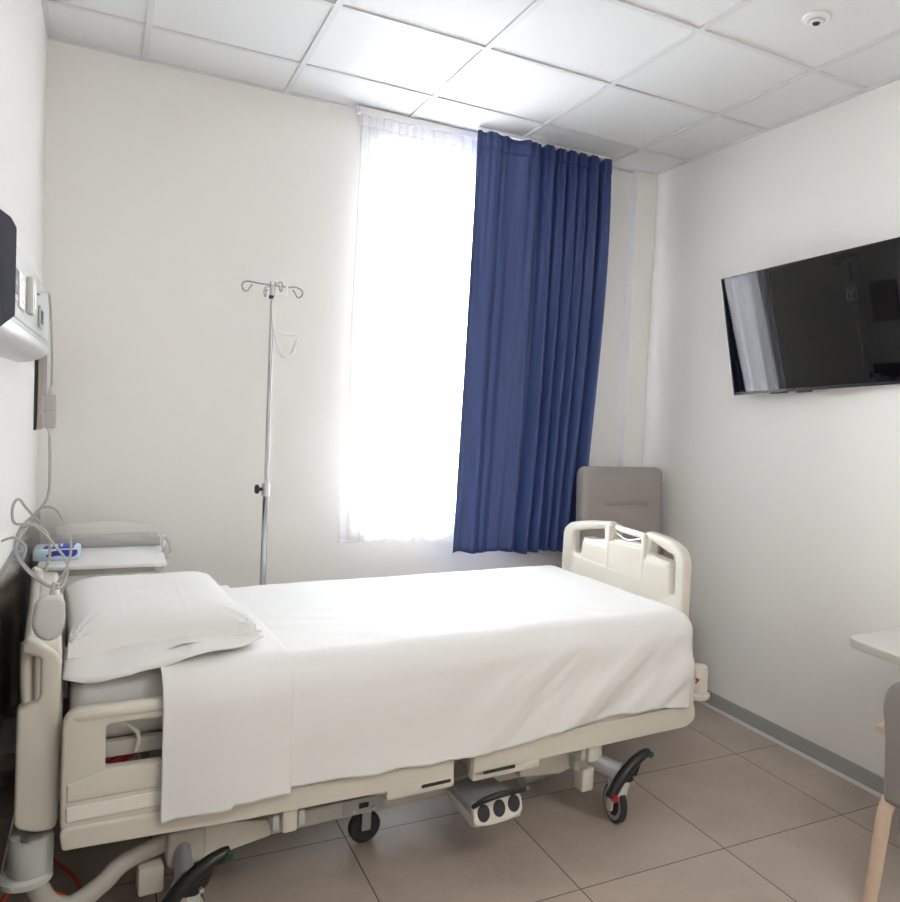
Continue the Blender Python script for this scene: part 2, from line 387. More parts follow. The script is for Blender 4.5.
def hboard():
    x = -.034
    out = [(-.005, .385, .03), (-.005, .84, .03), (.03, .870, .04), (.33, .890, .03), (.36, .900, .01), (.60, .900, .01), (.63, .890, .02), (.93, .870, .04), (.965, .84, .03), (.965, .385, .03)]
    h1 = [(.045, .72, .012), (.045, .830, .02), (.30, .855, .012), (.30, .815, .012), (.09, .79, .03), (.075, .72, .01)]
    h2 = [(.96-a, b, c) for a, b, c in h1]
    p = obj('headboard', plate(out, .060, .016, (h1, h2), YZ(x), .02), M['cream'], bed, True)
    obj('side_panel', box((x-.05, .09, .40), (x+.037, .32, .81), .012), M['cream'], p, True)
    obj('centre_panel', box((x-.05, .325, .40), (x+.042, .635, .86), .012), M['cream'], p, True)
    obj('side_panel', box((x-.05, .64, .40), (x+.037, .87, .81), .012), M['cream'], p, True)
    # outer wing: thick corner shroud that curves out toward the wall, cut by the grip slot
    wing = [(-.100, .405, .02), (-.098, .71, .01), (-.058, .725, .01), (-.050, .74, .01), (-.050, .835, .01), (-.088, .850, .01), (-.090, .872, .02), (-.078, .888, .02), (-.014, .845, .02), (-.004, .82, .02), (-.006, .385, .02), (-.05, .382, .02)]
    b = plate(wing, .050, .010, (), UZ(.012), .02); obj('corner_post', b, M['cream'], p, True)
    b = plate(wing, .050, .010, (), UZ(.948), .02); obj('corner_post', b, M['cream'], p, True)
    obj('grip_bar', tube([(-.075, .03, .715), (-.078, .035, .78), (-.078, .045, .865)], .016, 12, 4), M['cream'], p, True)
    obj('top_rail', tube([(-.066, .03, .855), (-.066, .12, .864), (-.064, .25, .870), (-.064, .36, .875), (-.064, .60, .875), (-.064, .71, .870), (-.066, .84, .864), (-.066, .93, .855)], .021, 12, 4), M['cream'], p, True)
hboard()
# side rails (near pair and far pair)
def rails(v, s):
    o1 = [(-.001, .412, .01), (-.001, .711, .05), (.20, .708, .02), (1.05, .700, .04), (1.098, .66, .04), (1.098, .305, .03), (.86, .312, .02), (.75, .326, .02), (.437, .333, .05), (.246, .352, .05), (.030, .356, .02)]
    c1 = [(.097, .545, .012), (.097, .660, .014), (.50, .655, .012), (.50, .532, .012)]
    c2 = [(.56, .532, .012), (.56, .655, .012), (1.0, .65, .012), (1.0, .527, .012)]
    p = obj('head_side_rail', plate(o1, .036, .008, (c1, c2), UZ(v), .02), M['cream'], bed, True)
    obj('top_grip', tube([(.012, v-s*.004, .680), (.022, v-s*.004, .685), (.045, v-s*.004, .689), (.10, v-s*.004, .691), (1.06, v-s*.004, .682)], [.006, .015, .019, .020, .020], 12, flat=((0, 0, 1), .95)), M['cream'], p, True)
    obj('raised_band', box((.012, v-s*.021-.004, .425), (1.09, v-s*.021+.004, .462), .002), M['cream_hi'], p)
    obj('lower_lip', plate([(.004, .352), (-.003, .410), (1.09, .385), (1.095, .318), (.45, .331), (.03, .352)], .018, .006, (), UZ(v-s*.016), .02), M['cream'], p, True)
    obj('upper_lip', plate([(.012, .520, .003), (.095, .541, .003), (1.09, .524, .01), (1.09, .468, .01), (.012, .474, .003)], .012, .004, (), UZ(v-s*.016), .01), M['cream'], p, True)
    o2 = [(1.160, .300, .03), (1.160, .62, .05), (1.25, .68, .05), (2.03, .68, .05), (2.125, .60, .05), (2.135, .40, .01), (2.138, .345, .01), (2.095, .322, .01), (1.40, .318, .03)]
    c3 = [(1.24, .50, .015), (1.27, .64, .02), (2.0, .64, .02), (2.04, .50, .015)]
    p = obj('foot_side_rail', plate(o2, .036, .008, (c3,), UZ(v), .02), M['cream'], bed, True)
    obj('lower_lip', plate([(1.163, .302), (1.163, .40), (2.130, .412), (2.138, .345), (2.095, .320), (1.40, .318)], .020, .006, (), UZ(v-s*.016), .02), M['cream'], p, True)
    for u0, u1, u2, u3 in ((.865, 1.095, .98, 1.06), (1.162, 1.42, 1.20, 1.30)):
        b = box((u0, v-s*.004-.022, .292), (u1, v-s*.004+.022, .335), .008); obj('foot_catch', b, M['cream'], p, True)
        obj('catch_slot', box((u2, v-s*.026-.003, .312), (u3+.02, v-s*.026+.003, .322)), M['dark'], p)
rails(-.050, 1)
# deck under the mattress
bm = bmesh.new()
box((.03, .02, .545), (2.12, .94, .572), .006, bm=bm)
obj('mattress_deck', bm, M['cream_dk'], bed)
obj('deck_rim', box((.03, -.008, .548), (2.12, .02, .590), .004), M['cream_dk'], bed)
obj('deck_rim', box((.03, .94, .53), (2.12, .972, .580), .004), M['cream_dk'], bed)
obj('bed_sheet_hook', tube([(.118, -.012, .650), (.140, -.018, .640), (.168, -.022, .618), (.176, -.022, .600), (.175, -.022, .580), (.170, -.022, .560)], .005, 8, 5), M['cream'], bed, True)
obj('release_handle', tube([(.07, .03, .486), (.13, .03, .520), (.188, .03, .548)], [.016, .015, .010], 10, 3, flat=((0, 0, 1), .6)), M['red'], bed, True)
obj('release_handle_tip', tube([(.188, .03, .548), (.206, .03, .557)], [.008, .006], 10), M['white'], bed, True)
# chassis
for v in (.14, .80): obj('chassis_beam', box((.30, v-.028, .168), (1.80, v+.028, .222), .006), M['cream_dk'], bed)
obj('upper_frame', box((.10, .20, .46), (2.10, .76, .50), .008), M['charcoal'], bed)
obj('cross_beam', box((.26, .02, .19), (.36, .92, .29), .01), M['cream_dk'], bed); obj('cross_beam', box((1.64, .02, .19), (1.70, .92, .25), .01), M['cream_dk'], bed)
def wedge(v, s):
    b = plate([(.27, .165), (.27, .30), (.45, .262), (.545, .246), (.553, .195), (.36, .168)], .05, .006, (), UZ(v), .008); obj('corner_cover', b, M['cream'], bed, True)
    b = plate([(1.425, .196), (1.425, .262), (1.50, .280), (1.685, .292), (1.70, .200), (1.60, .176)], .05, .006, (), UZ(v), .008); obj('corner_cover', b, M['cream'], bed, True)
wedge(.085, 1); wedge(.875, -1)
# lifting columns between chassis and deck
for x0 in (.42, 1.55):
    bm = bmesh.new()
    box((x0, .42, .10), (x0+.12, .56, .34), .01, bm=bm); box((x0+.015, .435, .34), (x0+.105, .545, .46), .005, bm=bm)
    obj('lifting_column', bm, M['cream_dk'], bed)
obj('motor_housing', cyl((1.56, .28, .085), (1.72, .28, .085), .036), M['satin'], bed, True)
obj('motor_housing', cyl((.62, .52, .30), (.90, .52, .34), .032), M['steel'], bed, True)
# rail latches
for u in (.577, 1.665):
    l = obj('rail_latch', box((u-.022, -.058, .255), (u+.022, -.008, .325), .008), M['cream'], bed, True)
    for s in (-1, 1):
        obj('latch_bracket', box((u+s*.037-.010, -.045, .262), (u+s*.037+.010, .06, .308), .005), M['ltgrey'], l, True)
obj('leg_sleeve', box((1.662, .0, .115), (1.715, .060, .205), .008), M['cream'], bed, True)
obj('leg_sleeve', box((.19, .03, .12), (.255, .10, .20), .008), M['cream'], bed, True)
b = bmesh.new(); box((.79, .105, .178), (.93, .112, .226), .001, bm=b); plt = obj('status_plate', b, M['steel'], bed)
obj('status_window', box((.842, .101, .194), (.874, .106, .210), .001), M['dark'], plt)
for x in (.825, .892): obj('plate_screw', cyl((x, .099, .188), (x, .106, .188), .005, seg=10), M['satin'], plt)
# casters
def caster(u, v, ang, near, lever=True, wang=1.45):
    c = obj('caster', lathe([(0, .10), (.030, .10), (.034, .12), (.038, .16), (.034, .19), (.02, .20), (0, .20)], 24, T3((u, v, 0))), M['ltgrey'], bed, True)
    R = Matrix.Translation((u, v, 0)) @ Matrix.Rotation(ang, 4, 'Z')
    rw = .073
    prof = [(rw-.022, -.015), (rw-.006, -.017), (rw, -.010), (rw, .010), (rw-.006, .017), (rw-.022, .015)]
    RW = Matrix.Translation((u, v, 0)) @ Matrix.Rotation(wang, 4, 'Z')
    def wheel(off):
        Mx = RW @ T3((.018, off, rw)) @ Matrix.Rotation(PI/2, 4, 'X')
        obj('tyre', lathe([(rw-.018, -.012), (rw-.006, -.013), (rw, -.008), (rw, .008), (rw-.006, .013), (rw-.018, .012)], 36, Mx), M['rubber'], c, True)
        obj('wheel_disc', lathe([(0, -.010), (rw-.017, -.0125), (rw-.012, -.0135), (rw-.012, .0135), (rw-.017, .0125), (0, .010)], 36, Mx), M['wheelhub'], c, True)
    wheel(0)
    f = plate([(-.035, .15), (-.030, .19), (.03, .19), (.036, .14), (.034, .045), (.004, .045), (-.006, .12)], .010, .003, (), None, .01)
    for off in (-.022, .022):
        g = f.copy(); xf(g, RW @ T3((0, off, 0)) @ UZ(0)); obj('caster_fork', g, M['cream'], c, True)
    f.free()
    g = box((-.03, -.026, .150), (.034, .026, .185), .01); xf(g, RW); obj('fork_head', g, M['cream'], c, True)
    if lever:
        L_ = [(-.074, 0, .132), (-.058, 0, .156), (-.02, 0, .203), (.035, 0, .243), (.080, 0, .262), (.104, 0, .267)]
        g = tube([(p[0], -.040, p[2]) for p in L_], [.019, .020, .021, .020, .018, .014], 14, 5, flat=((0, 0, 1), 1.1)); xf(g, R); lv = obj('brake_lever', g, M['black'], c, True)
        g = plate([(-.02, .178), (.03, .222), (.066, .240), (.046, .195), (.02, .172)], .030, .004, (), None, .01); xf(g, R @ UZ(-.035)); obj('lever_web', g, M['black'], lv, True)
        g = lathe([(0, -.004), (.014, -.004), (.014, .004), (0, .004)], 18, R @ T3((-.070, -.062, .138)) @ Matrix.Rotation(PI/2, 4, 'X')); obj('brake_marker', g, M['red'], lv, True)
        g = lathe([(0, -.004), (.012, -.004), (.012, .004), (0, .004)], 18, R @ T3((.098, -.060, .264)) @ Matrix.Rotation(PI/2, 4, 'X')); obj('steer_marker', g, M['green'], lv, True)
        g = lathe([(0, -.006), (.006, -.006), (.006, .006), (0, .006)], 14, R @ T3((.028, -.056, .190)) @ Matrix.Rotation(PI/2, 4, 'X')); obj('lever_bolt', g, M['satin'], lv, True)
    return c
caster(1.785, -.060, .06, True); caster(.295, -.070, .10, True, wang=.9)
caster(1.84, .93, .1, False, False); caster(.24, .93, .1, False, False)
obj('caster_arm', tube([(1.68, .05, .232), (1.72, .03, .222), (1.785, -.060, .195)], [.034, .034, .036], 14, flat=((0, 0, 1), .7)), M['steel'], bed, True)
obj('caster_arm', tube([(.31, .05, .232), (.30, .02, .222), (.295, -.070, .195)], [.034, .034, .036], 14, flat=((0, 0, 1), .7)), M['steel'], bed, True)
# fifth wheel
c = obj('centre_wheel', lathe([(.030, -.014), (.048, -.016), (.055, -.009), (.055, .009), (.048, .016), (.030, .014)], 36, T3((.912, .24, .056)) @ Matrix.Rotation(PI/2, 4, 'X')), M['rubber'], bed, True)
obj('wheel_disc', lathe([(0, -.011), (.040, -.013), (.040, .013), (0, .011)], 30, T3((.912, .24, .056)) @ Matrix.Rotation(PI/2, 4, 'X')), M['charcoal'], c, True)
obj('wheel_fork', box((.895, .214, .05), (.928, .222, .18), .003), M['steel'], c)
# foot pedal block
pb = obj('foot_pedal_block', plate([(1.142, -.125, .02), (1.23, -.135, .03), (1.330, -.125, .02), (1.325, -.06, .01), (1.318, .10, .01), (1.155, .10, .01)], .028, .006, (), T3((0, 0, .178)), .01), M['cream'], bed, True)
g = plate([(1.150, -.098, .01), (1.322, -.098, .01), (1.318, .08, .01), (1.156, .08, .01)], .030, .006, (), T3((0, 0, .207)), .01); obj('pedal_cover', g, M['steel'], pb, True)
FT = T3((1.236, -.118, .212)) @ Matrix.Rotation(PI/2*.78, 4, 'X')
g = plate([(-.094, -.040, .015), (-.092, .030, .01), (-.03, .040, .03), (.05, .040, .03), (.088, .026, .01), (.090, -.030, .02), (.04, -.046, .03), (-.04, -.048, .03)], .022, .007, (), FT, .01); obj('pedal_front', g, M['cream'], pb, True)
for k, x in enumerate((-.058, 0, .056)):
    g = lathe([(0, 0), (.022, 0), (.022, .003), (.016, .005), (0, .004)], 26); xf(g, FT @ T3((x, -.006+.004*k, .0105)) @ Matrix.Scale(1.22, 4, (0, 1, 0))); obj('pedal_button', g, M['rubber'], pb, True)
g = tube([(1.138, -.130, .240), (1.165, -.150, .264), (1.225, -.158, .276), (1.285, -.152, .272), (1.325, -.135, .262)], [.008, .010, .011, .010, .009], 12, 6, flat=((0, 0, 1), 1.2)); obj('pedal_bar', g, M['black'], pb, True)
g = tube([(1.325, -.135, .262), (1.348, -.125, .256), (1.335, -.095, .246), (1.30, -.095, .244)], .004, 8, 4); obj('pedal_hook', g, M['steel'], pb, True)
# bumpers
def bumper(u, v, z, k=1):
    b = obj('corner_bumper', lathe([(0, z-.040), (.046, z-.040), (.050, z-.035), (.050, z+.045), (.046, z+.058), (.03, z+.062), (0, z+.062)], 30, T3((u, v, 0))), M['ltgrey'], bed, True)
    obj('bumper_flange', lathe([(0, z-.066), (.050, z-.066), (.060, z-.060), (.060, z-.046), (.052, z-.038), (0, z-.038)], 30, T3((u-.01, v, 0))), M['ltgrey'], b, True)
    return b
b = bumper(-.062, .02, .312)
obj('bumper_socket', lathe([(.014, .372), (.026, .372), (.026, .378), (.014, .378)], 20, T3((-.060, -.01, 0))), M['satin'], b, True)
bumper(-.062, .94, .312)
def footbump(v):
    b = obj('foot_bumper', lathe([(0, .385), (.040, .385), (.040, .480), (.034, .498), (.015, .504), (0, .504)], 28, T3((2.275, v, 0))), M['cream'], bed, True)
    obj('bumper_flange', lathe([(0, .362), (.044, .362), (.052, .370), (.052, .384), (.045, .390), (0, .390)], 28, T3((2.275, v, 0))), M['cream'], b, True)
    for a in (-.7, .7):
        g = box((-.0012, -.016, -.003), (.0012, .016, .003)); xf(g, T3((2.275-.030, v-.030, .450)) @ Matrix.Rotation(PI/2, 4, 'Z') @ Matrix.Rotation(a, 4, 'X')); obj('red_cross_mark', g, M['red'], b)
    obj('bumper_bracket', box((2.20, v-.02, .41), (2.26, v+.02, .45), .004), M['cream'], b)
footbump(.065); footbump(.955)
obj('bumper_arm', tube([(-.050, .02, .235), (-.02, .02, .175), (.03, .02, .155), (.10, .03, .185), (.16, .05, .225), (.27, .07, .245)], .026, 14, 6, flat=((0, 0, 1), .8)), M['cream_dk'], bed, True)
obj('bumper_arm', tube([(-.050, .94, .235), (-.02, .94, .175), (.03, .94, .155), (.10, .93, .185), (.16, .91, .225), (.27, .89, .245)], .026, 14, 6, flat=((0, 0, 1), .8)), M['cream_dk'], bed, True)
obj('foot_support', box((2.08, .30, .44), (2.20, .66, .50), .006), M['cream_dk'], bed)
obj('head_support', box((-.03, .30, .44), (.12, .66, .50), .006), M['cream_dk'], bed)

# ---------------------------------------------------------------- bedding (same frame as the bed)
def bedobj(o, label, cat):
    o.location = BO; o.rotation_euler = (0, 0, BA); return tag(o, label, cat)
bm = box((.02, .025, .5735), (2.10, .935, .752), .045, seg=5)
bmesh.ops.subdivide_edges(bm, edges=[e for e in bm.edges if e.calc_length() > .3], cuts=24, use_grid_fill=True)
for v in bm.verts:
    k = math.exp(-max(0, v.co.x)/.35)
    if v.co.z > .58: v.co.y += .006*nz(v.co.x*14, v.co.z*20, 3)*k; v.co.z += .004*nz(v.co.x*9, v.co.y*9)
bedobj(obj('mattress', bm, M['matt'], smooth=True), 'thick pale grey sheeted mattress seen under the pillow at the bed head', 'mattress')
HEM = [(0, .40), (.56, .412), (.82, .398), (1.09, .388), (1.27, .396), (1.43, .402), (1.61, .424), (1.87, .430), (2.05, .412), (2.14, .392), (3, .39)]
def hem(u):
    for (a, za), (b, zb) in zip(HEM, HEM[1:]):
        if u <= b: return za+(zb-za)*(u-a)/(b-a)
    return .39
def drape(u0, u1, v0, v1, top, r, hemf, nu, nv, endfold, wr, ext=.36, ripple=1, farhem=.58):
    """cloth lying on a box top and falling over its sides and its foot end"""
    bm = bmesh.new(); G = []
    ua = u0; ub = u1+(ext if endfold else 0)
    for i in range(nu+1):
        a = ua+(ub-ua)*i/nu; row = []
        for j in range(nv+1):
            b = v0-ext+(v1-v0+2*ext)*j/nv
            iu = min(a, u1-r) if endfold else a; iv = min(max(b, v0+r), v1-r)
            d = Vector((a-iu, b-iv, 0)); L = d.length; dr = d.normalized() if L > 1e-9 else Vector((0, 0, 0))
            arc = r*PI/2
            if L <= 1e-9: off, drop = 0, 0
            elif L < arc: th = L/r; off, drop = r*math.sin(th), r*(1-math.cos(th))
            else: off, drop = r, None
            hz = hemf(iu+dr.x*r)+.004*ripple*math.sin(iu*23+2*math.sin(iu*7))+.003*nz(iu*30, 1.5)
            if dr.y > .5: hz = farhem
            if drop is None: drop = r+min(1, (L-arc)/(ext+r-arc))*(top-hz-r)
            z = top-drop; drop2 = drop
            k = min(1, max(0, (drop2-.03)/.25))
            o = wr(iu, drop2, dr)*(1 if abs(dr.x) < .5 else .35) if wr else 0
            # the top is pulled slightly uneven
            zz = z+(.004*nz(iu*3, iv*3, 5)+.0022*nz(iu*9+iv*5, iv*14-iu*3, 9))*(1 if drop2 < .02 else .3)
            row.append(bm.verts.new((iu+dr.x*(off+o), iv+dr.y*(off+o)+.0, zz)))
        G.append(row)
    for i in range(nu):
        for j in range(nv): bm.faces.new((G[i][j], G[i+1][j], G[i+1][j+1], G[i][j+1]))
    bmesh.ops.remove_doubles(bm, verts=bm.verts, dist=.0006)
    bmesh.ops.dissolve_degenerate(bm, dist=.0002, edges=bm.edges)
    return bm
def wrk(u, drop, dr):
    k = min(1, drop/.15)
    q = u*1.0+drop*1.25                                       # folds run down toward the head end
    f = .010*math.sin(q*17+2.0*nz(u*2, drop*4))*min(1, max(.15, (u-.9)/.6))+.0042*math.sin(q*36+3*nz(u*3, drop*5, 2))*min(1, max(.1, (u-1.0)/.5))+.0013*math.sin(q*78+5*nz(u*4, drop*3, 5))*min(1, max(0, (u-.9)/.4))
    return (f*.8+.012*nz(u*2.2, drop*5, 7)+.004)*k+.006*k*(drop/.36)
sheet = bedobj(obj('bed_sheet', drape(.24, 2.143, -.083, .985, .772, .095, hem, 260, 210, True, wrk), M['linen'], smooth=True), 'white top sheet smoothed over the bed and hanging down its near side', 'bed sheet')
md = sheet.modifiers.new('thickness', 'SOLIDIFY'); md.thickness = .003; md.offset = 1
def wr2(u, drop, dr):
    k = min(1, drop/.15); return (.004*math.sin(u*18+drop*3)+.006*nz(u*6, drop*5, 3))*k+.012*k*(drop/.36)+.008
def hem2(u): return .392+.012*math.sin((u-.24)*9)*.6+(.004 if u > .4 else -.006)
fl = drape(.225, .562, -.087, .990, .780, .100, hem2, 60, 210, False, wr2, ext=.40)
flap = obj('turned_down_flap', fl, M['linen'], sheet, True)
md = flap.modifiers.new('thickness', 'SOLIDIFY'); md.thickness = .005; md.offset = 1
g = tube([(.545, -.075, .40), (.545, -.070, .55), (.545, -.058, .70)], .0012, 6); obj('hem_stitch', g, M['linen'], flap)

# pillow
def pillow():
    bm = bmesh.new(); n, m_ = 72, 84; A, B = .240, .368; Tt = .088
    vs = {}
    for side in (1, -1):
        for i in range(n+1):
            for j in range(m_+1):
                s = -1+2*i/n; t = -1+2*j/m_
                edge = (i in (0, n) or j in (0, m_))
                if edge and side == -1: vs[(side, i, j)] = vs[(1, i, j)]; continue
                p = 6.0
                th = max(0, (1-abs(s)**p))**.50*max(0, (1-abs(t)**p))**.38
                pin = 1-.035*(1-abs(t)**2)*0
                x = A*s*(1+.035*abs(t)**3-.02*(1-t*t)*abs(s)); y = B*t*(1+.045*abs(s)**3-.03*(1-s*s)*abs(t))
                z = side*Tt*th*(1.0 if side > 0 else .32)
                if side > 0 and not edge:
                    z += .004*nz(s*2.5, t*2.5, 4)*th
                    for lx in (-.42, .28): z += .0022*math.exp(-((s-lx-.03*t)/.012)**2)*th
                    z += .0016*math.exp(-((t-.1)/.010)**2)*th
                    cr = max(0, abs(s)-.6)*max(0, abs(t)-.6)*6.25
                    z += .010*cr*math.sin(14*math.atan2(1-abs(s), 1-abs(t)+1e-6))
                if edge: z += -.012+.008*nz(s*5, t*5, 8)
                vs[(side, i, j)] = bm.verts.new((x, y, z))
        for i in range(n):
            for j in range(m_):
                q = [vs[(side, i, j)], vs[(side, i+1, j)], vs[(side, i+1, j+1)], vs[(side, i, j+1)]]
                try: bm.faces.new(q if side > 0 else q[::-1])
                except ValueError: pass
    return bm
PM = T3((.252, .450, .808)) @ Matrix.Rotation(.0, 4, 'Z') @ Matrix.Rotation(-.02, 4, 'X')
pw = bedobj(obj('pillow', xf(pillow(), PM), M['linen'], smooth=True), 'plump white pillow lying across the head of the bed', 'pillow')
# open pillowcase lip along the near edge
def lip(z0, ext, ph, name, dx=0):
    bm = bmesh.new(); G = []
    n = 90
    for i in range(n+1):
        s = i/n; x = .005+.50*s; row = []
        e = ext*(.35+.65*math.sin(PI*min(1, max(0, s*.90+.06)))**.5)*(1-.35*s**3)+.008*math.sin(s*11+ph)
        for j in range(9):
            t = j/8
            row.append(bm.verts.new((x+.012*(t*t)*(s-.5)+dx*t, .140-.02*s-e*t, z0-.050*t*t*(ext/.17)*(1-.80*min(1, max(0, (s-.30)*4)))+.006*math.sin(s*17+ph+2*t)*t+.016*t*(1-t)+.01*s)))
        G.append(row)
    for i in range(n):
        for j in range(8): bm.faces.new((G[i][j], G[i+1][j], G[i+1][j+1], G[i][j+1]))
    o = obj(name, bm, M['linen'], pw, True); md = o.modifiers.new('thickness', 'SOLIDIFY'); md.thickness = .003
lip(.808, .165, .6, 'pillowcase_lower_hem'); lip(.815, .085, 2.4, 'pillowcase_upper_hem')

# ---------------------------------------------------------------- left wall: supply unit, bed terminal, call handset
hu = thing('headwall_unit', 'white and silver medical supply rail on the left wall above bed head', 'medical wall unit', (0, -.92, 1.64))
b = plate([(0, .180), (.080, .180), (.080, .010), (.0, .010)], 2.4, .002, (), None, .004); xf(b, T3((0, -1.2, 0)) @ Matrix.Rotation(PI/2, 4, 'X')); obj('front_cover', b, mat('pale_grey_cover', (.55, .56, .55), .5), hu, True)
b = plate([(0, .010, .001), (.083, .010, .004), (.083, -.012, .01), (.060, -.032, .02), (.022, -.044, .02), (0, -.046, .002)], 2.4, .001, (), None, .01); xf(b, T3((0, -1.2, 0)) @ Matrix.Rotation(PI/2, 4, 'X')); obj('lower_channel', b, M['satin'], hu, True)
obj('trim_line', box((.080, -2.39, .022), (.082, -.004, .026)), M['steel'], hu)
for y, z0, z1, mm, nm, w_ in ((-.36, .045, .105, 'steel', 'socket', .055), (-.92, .05, .125, 'satin', 'gas_outlet', .05), (-1.08, .055, .13, 'steel', 'socket', .06)):
    s_ = obj(nm, box((.080, y-w_, z0), (.086, y+w_, z1), .002), M[mm], hu, True)
    obj('socket_insert', box((.086, y-w_*.7, z0+.012), (.088, y+w_*.7, z1-.012), .001), M['dark' if nm == 'socket' else 'white'], s_)
pl = obj('call_plug', box((.086, -.86, .045), (.102, -.80, .13), .004), M['ltgrey'], hu, True)
obj('plug_face', box((.102, -.845, .055), (.104, -.815, .12), .001), M['satin'], pl)

tm = thing('monitor_panel', 'charcoal panel with curved top edge hung in front of the wall supply rail', 'monitor', (.11, -2.39, 1.60))
pts = [(0, .177), (-.08, .178), (-.20, .165), (-.32, .135), (-.32, -.005), (-.18, .000), (-.02, .027), (0, .029)]
b = plate([(y, z) for y, z in pts], .022, .004, (), YZ(0), .01); obj('panel_body', b, M['charcoal'], tm, True)
obj('mounting_arm', box((-.028, -.20, .07), (-.010, -.12, .13), .003), M['steel'], tm)

ch = thing('call_handset', 'grey nurse call handset hanging over headboard on a looped cord', 'call handset', (.123, -1.66, .83))
O_ = Vector((.12, -1.66, .83))
hb = plate([(-.026, .010, .02), (-.037, .040, .02), (-.030, .095, .03), (-.012, .112, .02), (.018, .112, .02), (.034, .095, .02), (.035, .040, .02), (.024, .005, .02), (0, -.004, .03)], .030, .011, (), UZ(0), .02)
xf(hb, Matrix.Translation((.018, -.03, .067)) @ Matrix.Rotation(.12, 4, 'Z')); h_ = obj('handset_body', hb, M['handset'], ch, True)
obj('strain_relief', tube([(.024, -.028, .176), (.025, -.026, .195), (.026, -.022, .205)], [.007, .005, .004], 10), M['cordgrey'], ch, True)
def cord(pts, r=.0034, n=7): return tube([Vector(p)-O_ for p in pts], r, 8, n)
Y = -1.52
c1 = [(.104, -1.735, 1.735), (.118, -1.64, 1.752), (.116, Y, 1.735), (.123, Y, 1.617), (.124, Y, 1.51)]
c2 = [(.121, Y, 1.405), (.124, Y, 1.30), (.122, Y, 1.24), (.108, Y, 1.205), (.082, Y, 1.175), (.062, Y, 1.150), (.050, Y, 1.10), (.066, Y+.01, 1.06), (.100, Y, 1.02), (.14, Y-.02, 1.0),
      (.172, Y-.01, 1.06), (.172, Y, 1.13), (.140, Y+.01, 1.195), (.105, Y+.01, 1.200), (.080, Y, 1.16), (.058, Y-.01, 1.13), (.056, Y, 1.08), (.085, Y-.02, 1.035), (.13, Y-.03, 1.0), (.152, Y-.05, 1.010), (.150, -1.62, 1.020), (.146, -1.68, 1.035)]
c3 = [(.100, Y+.015, 1.165), (.073, Y+.015, 1.20), (.056, Y+.005, 1.225), (.044, Y, 1.205), (.050, Y-.01, 1.165), (.088, Y, 1.160), (.120, Y, 1.135), (.128, Y, 1.08), (.118, Y-.01, 1.035)]
c4 = [(.060, Y, 1.15), (.095, Y-.012, 1.155), (.135, Y-.012, 1.11), (.168, Y-.012, 1.055), (.160, Y-.02, 1.0), (.140, Y-.04, .995)]
c5 = [(.022, Y, 1.118), (.050, Y-.015, 1.128), (.075, Y-.02, 1.105), (.070, Y-.02, 1.075)]
for c_ in (c1, c2, c3, c4, c5): obj('cord', cord(c_), M['cordgrey'], ch, True)
for z0, z1 in ((1.412, 1.455), (1.457, 1.500)):
    b = box((.108, Y-.010, z0), (.136, Y+.010, z1), .004); xf(b, T3(-O_)); obj('cord_connector', b, M['cordgrey'], ch, True)
for b in (tube([(.123, Y, 1.392), (.122, Y, 1.413)], [.0035, .008], 10), tube([(.122, Y, 1.499), (.124, Y, 1.523)], [.008, .0035], 10)):
    xf(b, T3(-O_)); obj('connector_sleeve', b, M['handset'], ch, True)

nb = thing('notice_board', 'narrow taupe framed panel edge on left wall beside the corner', 'wall panel', (0, -.16, 1.35))
obj('board_back', box((0, -.11, 0), (.008, .11, .33), .001), M['black'], nb)
obj('board_face', box((.010, -.10, .004), (.028, .11, .33), .002), mat('taupe_board', (.38, .34, .31), .5), nb)
obj('board_spacer', box((.008, -.06, .10), (.010, .06, .20)), M['black'], nb)

# ---------------------------------------------------------------- bedside cabinet with pack
bc = thing('bedside_cabinet', 'white bedside cabinet with arched back ledge and metal side rail', 'bedside cabinet', (.05, -.55, 0))
obj('body', box((0, .02, .10), (.40, .44, .84), .008), M['cream'], bc, True)
for k in range(2): obj('door' if k else 'drawer', box((.02, .008, .12 if k else .62), (.38, .02, .60 if k else .82), .004), M['white'], bc, True)
obj('tray_top', box((-.01, -.045, .85), (.42, .47, .868), .006), M['white'], bc, True)
obj('tray_underside', box((.0, .01, .838), (.41, .46, .85), .002), M['cream_dk'], bc, True)
bm = bmesh.new(); box((.0, .33, .868), (.415, .36, .905), .006, bm=bm); obj('tray_lip', bm, M['steel'], bc, True)
b = plate([(.02, .868, .002), (.02, .935, .005), (.10, .948, .02), (.20, .953, .03), (.30, .949, .02), (.39, .933, .005), (.39, .868, .002)], .014, .003, (), UZ(.495), .01); obj('back_ledge', b, M['white'], bc, True)
obj('rear_shelf', box((.0, .40, .885), (.41, .49, .90), .004), M['cream_dk'], bc, True)
obj('side_rail', tube([(.415, .14, .875), (.415, .14, .915), (.418, .30, .920), (.43, .34, .905), (.446, .30, .885), (.446, .16, .868), (.43, .11, .858), (.40, .10, .86)], .006, 10, 6), M['satin'], bc, True)
obj('corner_knob', lathe([(0, .83), (.02, .83), (.024, .84), (.024, .85), (0, .852)], 18, T3((.39, -.004, 0))), M['satin'], bc, True)
obj('corner_knob', lathe([(0, .83), (.02, .83), (.024, .84), (.024, .85), (0, .852)], 18, T3((.05, -.004, 0))), M['satin'], bc, True)
for x in (.05, .36):
    for y in (.06, .40):
        w_ = obj('castor', lathe([(0, -.012), (.03, -.012), (.035, -.006), (.035, .006), (.03, .012), (0, .012)], 20, T3((x, y, .036)) @ Matrix.Rotation(PI/2, 4, 'X')), M['rubber'], bc, True)
        obj('castor_stem', box((x-.01, y-.016, .036), (x+.01, y+.016, .105), .003), M['steel'], w_)
